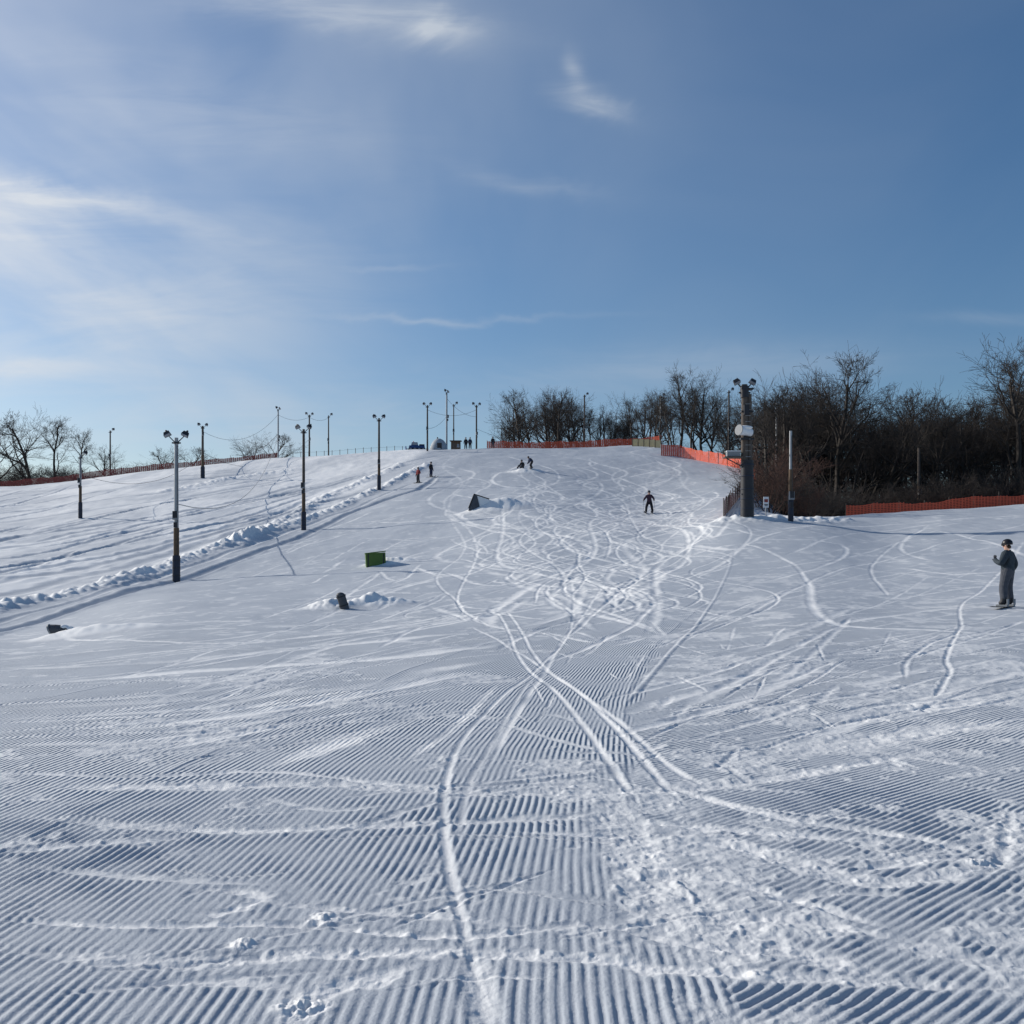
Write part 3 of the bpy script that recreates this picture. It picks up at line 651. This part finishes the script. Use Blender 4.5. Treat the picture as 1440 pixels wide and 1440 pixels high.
sit={'pel':(0,-.1,.22),'spi':(0,-.12,.38),'che':(0,-.05,.6),'nek':(0,.02,.74),'h1':(0,.05,.81),'h2':(0,.07,.91),'shL':(-.17,-.03,.67),'shR':(.17,-.03,.67),'elL':(-.27,.0,.42),'wrL':(-.24,.22,.34),'paL':(-.22,.3,.35),'elR':(.27,.0,.42),'wrR':(.24,.22,.34),'paR':(.22,.3,.35),
  'hiL':(-.11,-.05,.2),'hiR':(.11,-.05,.2),'knL':(-.17,.34,.45),'knR':(.17,.34,.45),'anL':(-.18,.62,.12),'anR':(.18,.62,.12),'toL':(-.2,.76,.14),'toR':(.2,.76,.14)}
person(place(734,663),2.6,sit,C3,C2,HB,'none',scale=1.1,name="sitting_snowboarder")
bend={'pel':(0,-.15,.8),'spi':(0,-.05,.95),'che':(0,.14,1.08),'nek':(0,.26,1.14),'h1':(0,.32,1.18),'h2':(0,.37,1.26),'shL':(-.17,.17,1.1),'shR':(.17,.17,1.1),'elL':(-.24,.22,.82),'wrL':(-.2,.36,.62),'paL':(-.18,.4,.56),'elR':(.24,.22,.82),'wrR':(.2,.36,.62),'paR':(.18,.4,.56),'hiL':(-.1,-.14,.76),'hiR':(.1,-.14,.76),'knL':(-.15,.08,.46),'knR':(.15,.08,.46)}
person(place(747,664),1.9,bend,C4,C3,HB,'board',name="snowboarder")
for px,d,yw,c,p_ in [(655,150,2.9,C3,C3),(661,150.5,-2.8,C4,C3),(693,151,.3,C3,C2)]:
    x,y=pd(px,d); person((x,y,hgt(x,y)),yw,{},c,p_,HB,'none',name="person")
print("people",time.time()-T0)
# ------------------------------------------------------------------ bare trees
BARK=mat("bark",(.050,.043,.038),.95,.35,3); BARK2=mat("twig_brown",(.052,.044,.039),.95,.3,3); BARKR=mat("reddish_twigs",(.10,.055,.042),.95,.3,3)
def tree_mesh(name,seed,H,spread=1.0,fork=.28,m=BARK,shrub=False,dense=1.0,mt=BARK2,trunk=.72):
    r_=random.Random(seed); segs=[]
    def grow(p,d,L,rad,lv):
        nseg={0:6,1:5,2:3,3:2,4:2}[lv]; pts=[p.copy()]; rads=[rad]; dirs=[d.copy()]
        up={0:.06,1:.10,2:.04,3:.02,4:0}[lv]
        for i in range(nseg):
            d=(d+Vector((r_.gauss(0,1),r_.gauss(0,1),r_.gauss(0,.6)))*(.09 if lv==0 else .2)+Vector((0,0,up))).normalized()
            q=p+d*L/nseg; r2=max(rad*(1-(i+1)/nseg*(.6 if lv==0 else .7)),.009)
            segs.append((p.copy(),q.copy(),rads[-1],r2,lv)); p=q; pts.append(p.copy()); rads.append(r2); dirs.append(d.copy())
        if lv>=4: return
        n={0:int(11*dense),1:int(7*dense),2:int(5*dense),3:int(4*dense)}[lv]
        for c in range(n):
            t=(r_.uniform(fork,1.0) if lv==0 else r_.uniform(.25,1.0)); 
            if c==0: t=1.0
            k=min(int(t*nseg),nseg-1); f=t*nseg-k; bp=pts[k].lerp(pts[k+1],f); br=rads[k]*(1-f)+rads[k+1]*f
            dd=dirs[k+1]; a=r_.uniform(0,6.283); side=(dd.orthogonal().normalized()); side=Matrix.Rotation(a,3,dd)@side
            ang=r_.uniform(.5,1.05)*spread if lv==0 else r_.uniform(.4,1.0)
            if c==0: ang*=.3
            nd=(dd*math.cos(ang)+side*math.sin(ang)).normalized()
            if nd.z<-.1: nd.z*=.3; nd.normalize()
            if lv==0:
                tt=(t-fork)/(1-fork); LL=H*r_.uniform(.26,.40)*(1.2-.85*tt)
            else: LL=L*r_.uniform(.38,.60)
            grow(bp,nd,LL,max(br*r_.uniform(.5,.72),.010),lv+1)
    if shrub:
        for s in range(7): a=s*.9; grow(Vector((.3*math.cos(a),.3*math.sin(a),0)),Vector((.5*math.cos(a),.5*math.sin(a),1)).normalized(),H*.75,H*.010,1)
    else: grow(Vector((0,0,-.3)),Vector((r_.uniform(-.08,.08),r_.uniform(-.08,.08),1)).normalized(),H*trunk,H*.019,0)
    P0=np.array([s[0] for s in segs]);P1=np.array([s[1] for s in segs]);r0=np.array([s[2] for s in segs]);r1=np.array([s[3] for s in segs]);lv=np.array([s[4] for s in segs])
    D_=P1-P0; D_/=np.linalg.norm(D_,axis=1)[:,None]+1e-9; ref=np.where(np.abs(D_[:,2:3])>.9,[[1,0,0]],[[0,0,1]])
    A=np.cross(D_,ref); A/=np.linalg.norm(A,axis=1)[:,None]; B=np.cross(D_,A)
    n=len(segs); K=3; V=np.empty((n,2*K,3))
    for i in range(K):
        t=6.28318*i/K; o=A*math.cos(t)+B*math.sin(t); V[:,i]=P0+o*r0[:,None]; V[:,K+i]=P1+o*r1[:,None]
    q=np.array([(i,(i+1)%K,K+(i+1)%K,K+i) for i in range(K)]); Fq=(np.arange(n)[:,None,None]*2*K+q[None]).reshape(-1,4)
    me=bpy.data.meshes.new(name); me.vertices.add(n*2*K); me.vertices.foreach_set("co",V.ravel()); me.loops.add(len(Fq)*4); me.loops.foreach_set("vertex_index",Fq.ravel().astype(np.int32))
    me.polygons.add(len(Fq)); me.polygons.foreach_set("loop_start",np.arange(0,len(Fq)*4,4,dtype=np.int32)); me.update(calc_edges=True)
    me.materials.append(m); me.materials.append(mt); me.polygons.foreach_set("material_index",np.repeat((lv>=3).astype(np.int32),K))
    return me,V[...,2].max()
TR=[tree_mesh("bare_tree_mesh",100+i,14,[.9,1.1,.75,1.0,1.15,.8,.6][i],[.3,.22,.35,.28,.2,.42,.45][i],dense=1.0 if i!=2 else 1.15,trunk=[.72,.66,.8,.7,.62,.78,.85][i]) for i in range(7)]
SH=[tree_mesh("shrub_mesh",200+i,3.5,1,shrub=True,dense=.85,m=BARK2) for i in range(3)]
SHR=tree_mesh("red_shrub_mesh",300,4,1,shrub=True,dense=1.0,m=BARKR,mt=BARKR)
print("trees",[len(t[0].polygons) for t in TR],len(SH[0][0].polygons),time.time()-T0)
R3=random.Random(5); CNT=[0]
def put(tm,px,d,top=None,h=None,name="bare_tree",parent=None,wide=1.0):
    me,H=tm; x,y=pd(px,d); z=hgt(x,y)-.1
    if h is None: h=CZ+(H0-top)*d/F-z
    s=h/H; o=bpy.data.objects.new(name,me); o.location=(x,y,z); o.scale=(s*wide,s*wide,s); o.rotation_euler[2]=R3.uniform(0,6.28)
    scene.collection.objects.link(o); o.parent=parent; CNT[0]+=1; return o
for px,d,top,k,w in [(45,168,560,4,1.1),(5,175,590,1,1.0),(80,170,580,0,1.1),(118,172,597,0,1.0),(150,176,622,3,1.2),(350,180,612,4,1.4),(380,182,606,1,1.2),(235,182,620,4,1.3),(265,184,626,1,1.3),
   (735,176,545,1,.9),(790,178,538,0,1.0),(765,180,550,3,.9),(815,186,545,5,1.0),(955,168,512,0,1.0),(990,166,516,3,1.0),(1172,104,484,2,1.0),(1115,112,512,5,1.1),(1080,118,530,3,1.1),(1140,108,530,1,.9),(1215,108,560,6,1),(1250,100,545,1,1.1),(1280,110,552,5,1),(1305,98,535,4,1.0),(1345,103,548,3,1.0),(1370,112,555,0,1),(1425,96,478,0,1.1),(1395,104,530,1,1.0),(1465,92,470,1,1),(915,172,540,5,.9),(885,174,553,0,.9),(850,184,565,3,1)]:
    put(TR[k],px,d,top,wide=w)
tl=bpy.data.objects.new("distant_tree_line",None); scene.collection.objects.link(tl)
def topline(px): return float(np.interp(px,[690,720,790,850,885,950,1010,1060,1110,1170,1210,1260,1330,1390,1440,1600],[600,552,540,566,548,520,526,535,516,512,552,548,546,545,505,495]))
for px in range(702,925,10): put(R3.choice(TR),px+R3.uniform(-6,6),R3.uniform(178,205),topline(px)+R3.uniform(2,36),name="bare_tree_part",parent=tl,wide=1)
for px in range(925,1075,10): put(R3.choice(TR),px+R3.uniform(-6,6),R3.uniform(150,185),topline(px)+R3.uniform(2,50),name="bare_tree_part",parent=tl,wide=.95)
for rowd,st,lo_,hi_ in ((104,30,8,50),(116,18,6,50),(132,16,8,50)):
    for px in range(1080,1540,st): put(R3.choice(TR),px+R3.uniform(-8,8),rowd+R3.uniform(-5,5),topline(px)+R3.uniform(lo_,hi_),name="bare_tree_part",parent=tl,wide=1)
for px in range(1070,1600,9): put(R3.choice(TR),px,R3.uniform(150,190),h=R3.uniform(12,16),name="bare_tree_part",parent=tl)
for px in range(-120,60,14): put(R3.choice(TR),px,R3.uniform(180,200),h=R3.uniform(5,9),name="bare_tree_part",parent=tl,wide=1.2)
br=bpy.data.objects.new("brush_thicket",None); scene.collection.objects.link(br)
for px in np.arange(1066,1540,7): 
    for dd in (91,99,112): put(R3.choice(SH),px+R3.uniform(-4,4),dd+R3.uniform(-3,3),h=R3.uniform(1.8,4.6),name="shrub_part",parent=br,wide=1.5)
for px in np.arange(1060,1170,8): put(SHR if R3.random()<.35 else R3.choice(SH),px,R3.uniform(74,86),h=R3.uniform(1.8,4.2),name="shrub_part",parent=br)
for px in np.arange(690,1070,8): put(R3.choice(SH),px,R3.uniform(168,180),h=R3.uniform(2.5,4.5),name="shrub_part",parent=br,wide=1.3)
for px in np.arange(-80,190,6): put(R3.choice(SH),px,R3.uniform(158,172),h=R3.uniform(2.4,5.6) if px<100 else R3.uniform(1.5,3.9),name="shrub_part",parent=br,wide=1.6)
for px in np.arange(190,400,10): put(R3.choice(SH),px,R3.uniform(172,182),h=R3.uniform(2,4),name="shrub_part",parent=br,wide=1.5)
for px,d in [(1083,74),(1098,78)]: put(SHR,px,d,612,name="red_bush",wide=1.0)
print("instances",CNT)
# ------------------------------------------------------------------ light and sky
AZ=math.radians(-62); EL=math.radians(25)
S=Vector((math.sin(AZ)*math.cos(EL),math.cos(AZ)*math.cos(EL),math.sin(EL)))
ld=bpy.data.lights.new("sun",'SUN'); ld.energy=4.1; ld.angle=math.radians(.5); ld.color=(1,.95,.87)
lo=bpy.data.objects.new("sun",ld); lo.rotation_euler=S.to_track_quat('Z','Y').to_euler(); lo.location=(0,0,50); scene.collection.objects.link(lo)
w=bpy.data.worlds.new("World"); scene.world=w; w.use_nodes=True; nt=w.node_tree; N=nt.nodes; Lk=nt.links
bg=N["Background"]; bg.inputs[1].default_value=.10
sky=N.new("ShaderNodeTexSky"); sky.sky_type='NISHITA'; sky.sun_disc=False; sky.sun_elevation=EL; sky.sun_rotation=AZ; sky.air_density=1.0; sky.dust_density=1.0; sky.ozone_density=3.2; sky.altitude=200
hs=N.new("ShaderNodeHueSaturation"); hs.inputs["Saturation"].default_value=1.16; hs.inputs["Value"].default_value=1.0; Lk.new(sky.outputs[0],hs.inputs["Color"])
tc=N.new("ShaderNodeTexCoord"); sx=N.new("ShaderNodeSeparateXYZ"); Lk.new(tc.outputs["Generated"],sx.inputs[0])
def M_(op,a,b=None,c=None,clamp=False):
    n=N.new("ShaderNodeMath"); n.operation=op; n.use_clamp=clamp
    for i,v in enumerate((a,b,c)):
        if v is None: continue
        if isinstance(v,(int,float)): n.inputs[i].default_value=v
        else: Lk.new(v,n.inputs[i])
    return n.outputs[0]
dx,dy,dz=sx.outputs
dyc=M_('MAXIMUM',dy,.15); U=M_('DIVIDE',dx,dyc); V=M_('DIVIDE',dz,dyc)
zc=M_('ADD',M_('MAXIMUM',dz,0),.12)
cx=N.new("ShaderNodeCombineXYZ"); Lk.new(M_('DIVIDE',dx,zc),cx.inputs[0]); Lk.new(M_('DIVIDE',dy,zc),cx.inputs[1])
def noise(vec,scale,det=6,rough=.55,dist=0.,rot=0,sc=(1,1,1)):
    mp=N.new("ShaderNodeMapping"); mp.inputs["Rotation"].default_value=(0,0,rot); mp.inputs["Scale"].default_value=sc; Lk.new(vec,mp.inputs[0])
    n=N.new("ShaderNodeTexNoise"); n.noise_dimensions='2D'; n.inputs["Scale"].default_value=scale; n.inputs["Detail"].default_value=det; n.inputs["Roughness"].default_value=rough; n.inputs["Distortion"].default_value=dist
    Lk.new(mp.outputs[0],n.inputs["Vector"]); return n.outputs["Fac"]
def rng_(v,a,b,c=0.,d=1.):
    n=N.new("ShaderNodeMapRange"); n.interpolation_type='SMOOTHSTEP'; n.inputs[1].default_value=a;n.inputs[2].default_value=b;n.inputs[3].default_value=c;n.inputs[4].default_value=d; Lk.new(v,n.inputs[0]); return n.outputs[0]
n1=noise(cx.outputs[0],1.0,5,.55,.6,.5,(1,.3,1)); n2=noise(cx.outputs[0],.5,1,.5,0,-.3,(1,.6,1))
dot=M_('ADD',M_('MULTIPLY',dx,S.x),M_('ADD',M_('MULTIPLY',dy,S.y),M_('MULTIPLY',dz,S.z)))
sunw=rng_(dot,.50,.97)
veil=M_('MULTIPLY',M_('MULTIPLY',rng_(n1,.28,.80),rng_(n2,.25,.70)),M_('ADD',M_('MULTIPLY',sunw,.60),.24))
uv=N.new("ShaderNodeCombineXYZ"); Lk.new(U,uv.inputs[0]); Lk.new(V,uv.inputs[1])
nf=noise(uv.outputs[0],7,4,.6,.5,0,(1,1.6,1))
ns=noise(uv.outputs[0],7,5,.62,.4,-.25,(.6,3.5,1))
nfc=M_('SUBTRACT',nf,.5)
Uw=M_('ADD',U,M_('MULTIPLY',nfc,.06)); Vw=M_('ADD',V,M_('MULTIPLY',nfc,.035))
def wisp(px,row,sx_,sy_,ang,a):
    u0=(px-720)/F; v0=(H0-row)/F; ca,sa=math.cos(ang),math.sin(ang); A1=F/sx_; A2=F/sy_
    p=M_('MULTIPLY_ADD',Uw,ca*A1,M_('MULTIPLY_ADD',Vw,sa*A1,-(u0*ca+v0*sa)*A1)); q=M_('MULTIPLY_ADD',Vw,ca*A2,M_('MULTIPLY_ADD',Uw,-sa*A2,-(v0*ca-u0*sa)*A2))
    e=M_('MULTIPLY_ADD',p,p,M_('MULTIPLY',q,q))
    return M_('MULTIPLY',M_('POWER',.368,e),a)
wt=None
for a in [(840,138,46,20,-.35,.75),(822,98,13,30,.1,.45),(480,15,190,30,-.12,.55),(620,35,40,22,-.4,.5),(110,280,230,16,-.17,.5),(30,300,120,55,0,.5),(640,447,150,5,0,.4),(30,515,110,14,0,.5),(560,372,60,5,0,.2),(750,255,90,12,-.2,.22),(170,440,300,110,.1,.38),(930,520,330,30,.05,.25),(1390,450,90,10,0,.2),(250,150,280,70,-.2,.2),(320,600,520,50,0,.35)]:
    t=wisp(*a); wt=t if wt is None else M_('ADD',wt,t)
tot=M_('ADD',veil,M_('MULTIPLY',wt,rng_(ns,.25,.75,.3,1)))
grain=M_('MULTIPLY',M_('MINIMUM',tot,.9),rng_(dy,.1,.3,.4,1))
cc=N.new("ShaderNodeMixRGB"); cc.inputs[1].default_value=(5.0,5.6,6.4,1); cc.inputs[2].default_value=(7.8,8.1,8.5,1); Lk.new(sunw,cc.inputs[0])
mx=N.new("ShaderNodeMixRGB"); Lk.new(grain,mx.inputs[0]); Lk.new(hs.outputs[0],mx.inputs[1]); Lk.new(cc.outputs[0],mx.inputs[2]); mx.use_clamp=False
Lk.new(mx.outputs[0],bg.inputs[0])
# ------------------------------------------------------------------ camera
cd=bpy.data.cameras.new("camera"); cd.sensor_width=36; cd.lens=36*F/1440; cd.shift_y=(H0-720)/1440; cd.clip_start=.1; cd.clip_end=8000
co_=bpy.data.objects.new("camera",cd); co_.location=(0,0,CZ); co_.rotation_euler=(math.radians(90),0,0); scene.collection.objects.link(co_); scene.camera=co_
scene.view_settings.view_transform='Standard'; scene.view_settings.look='None'; scene.view_settings.exposure=0
print("done",time.time()-T0)
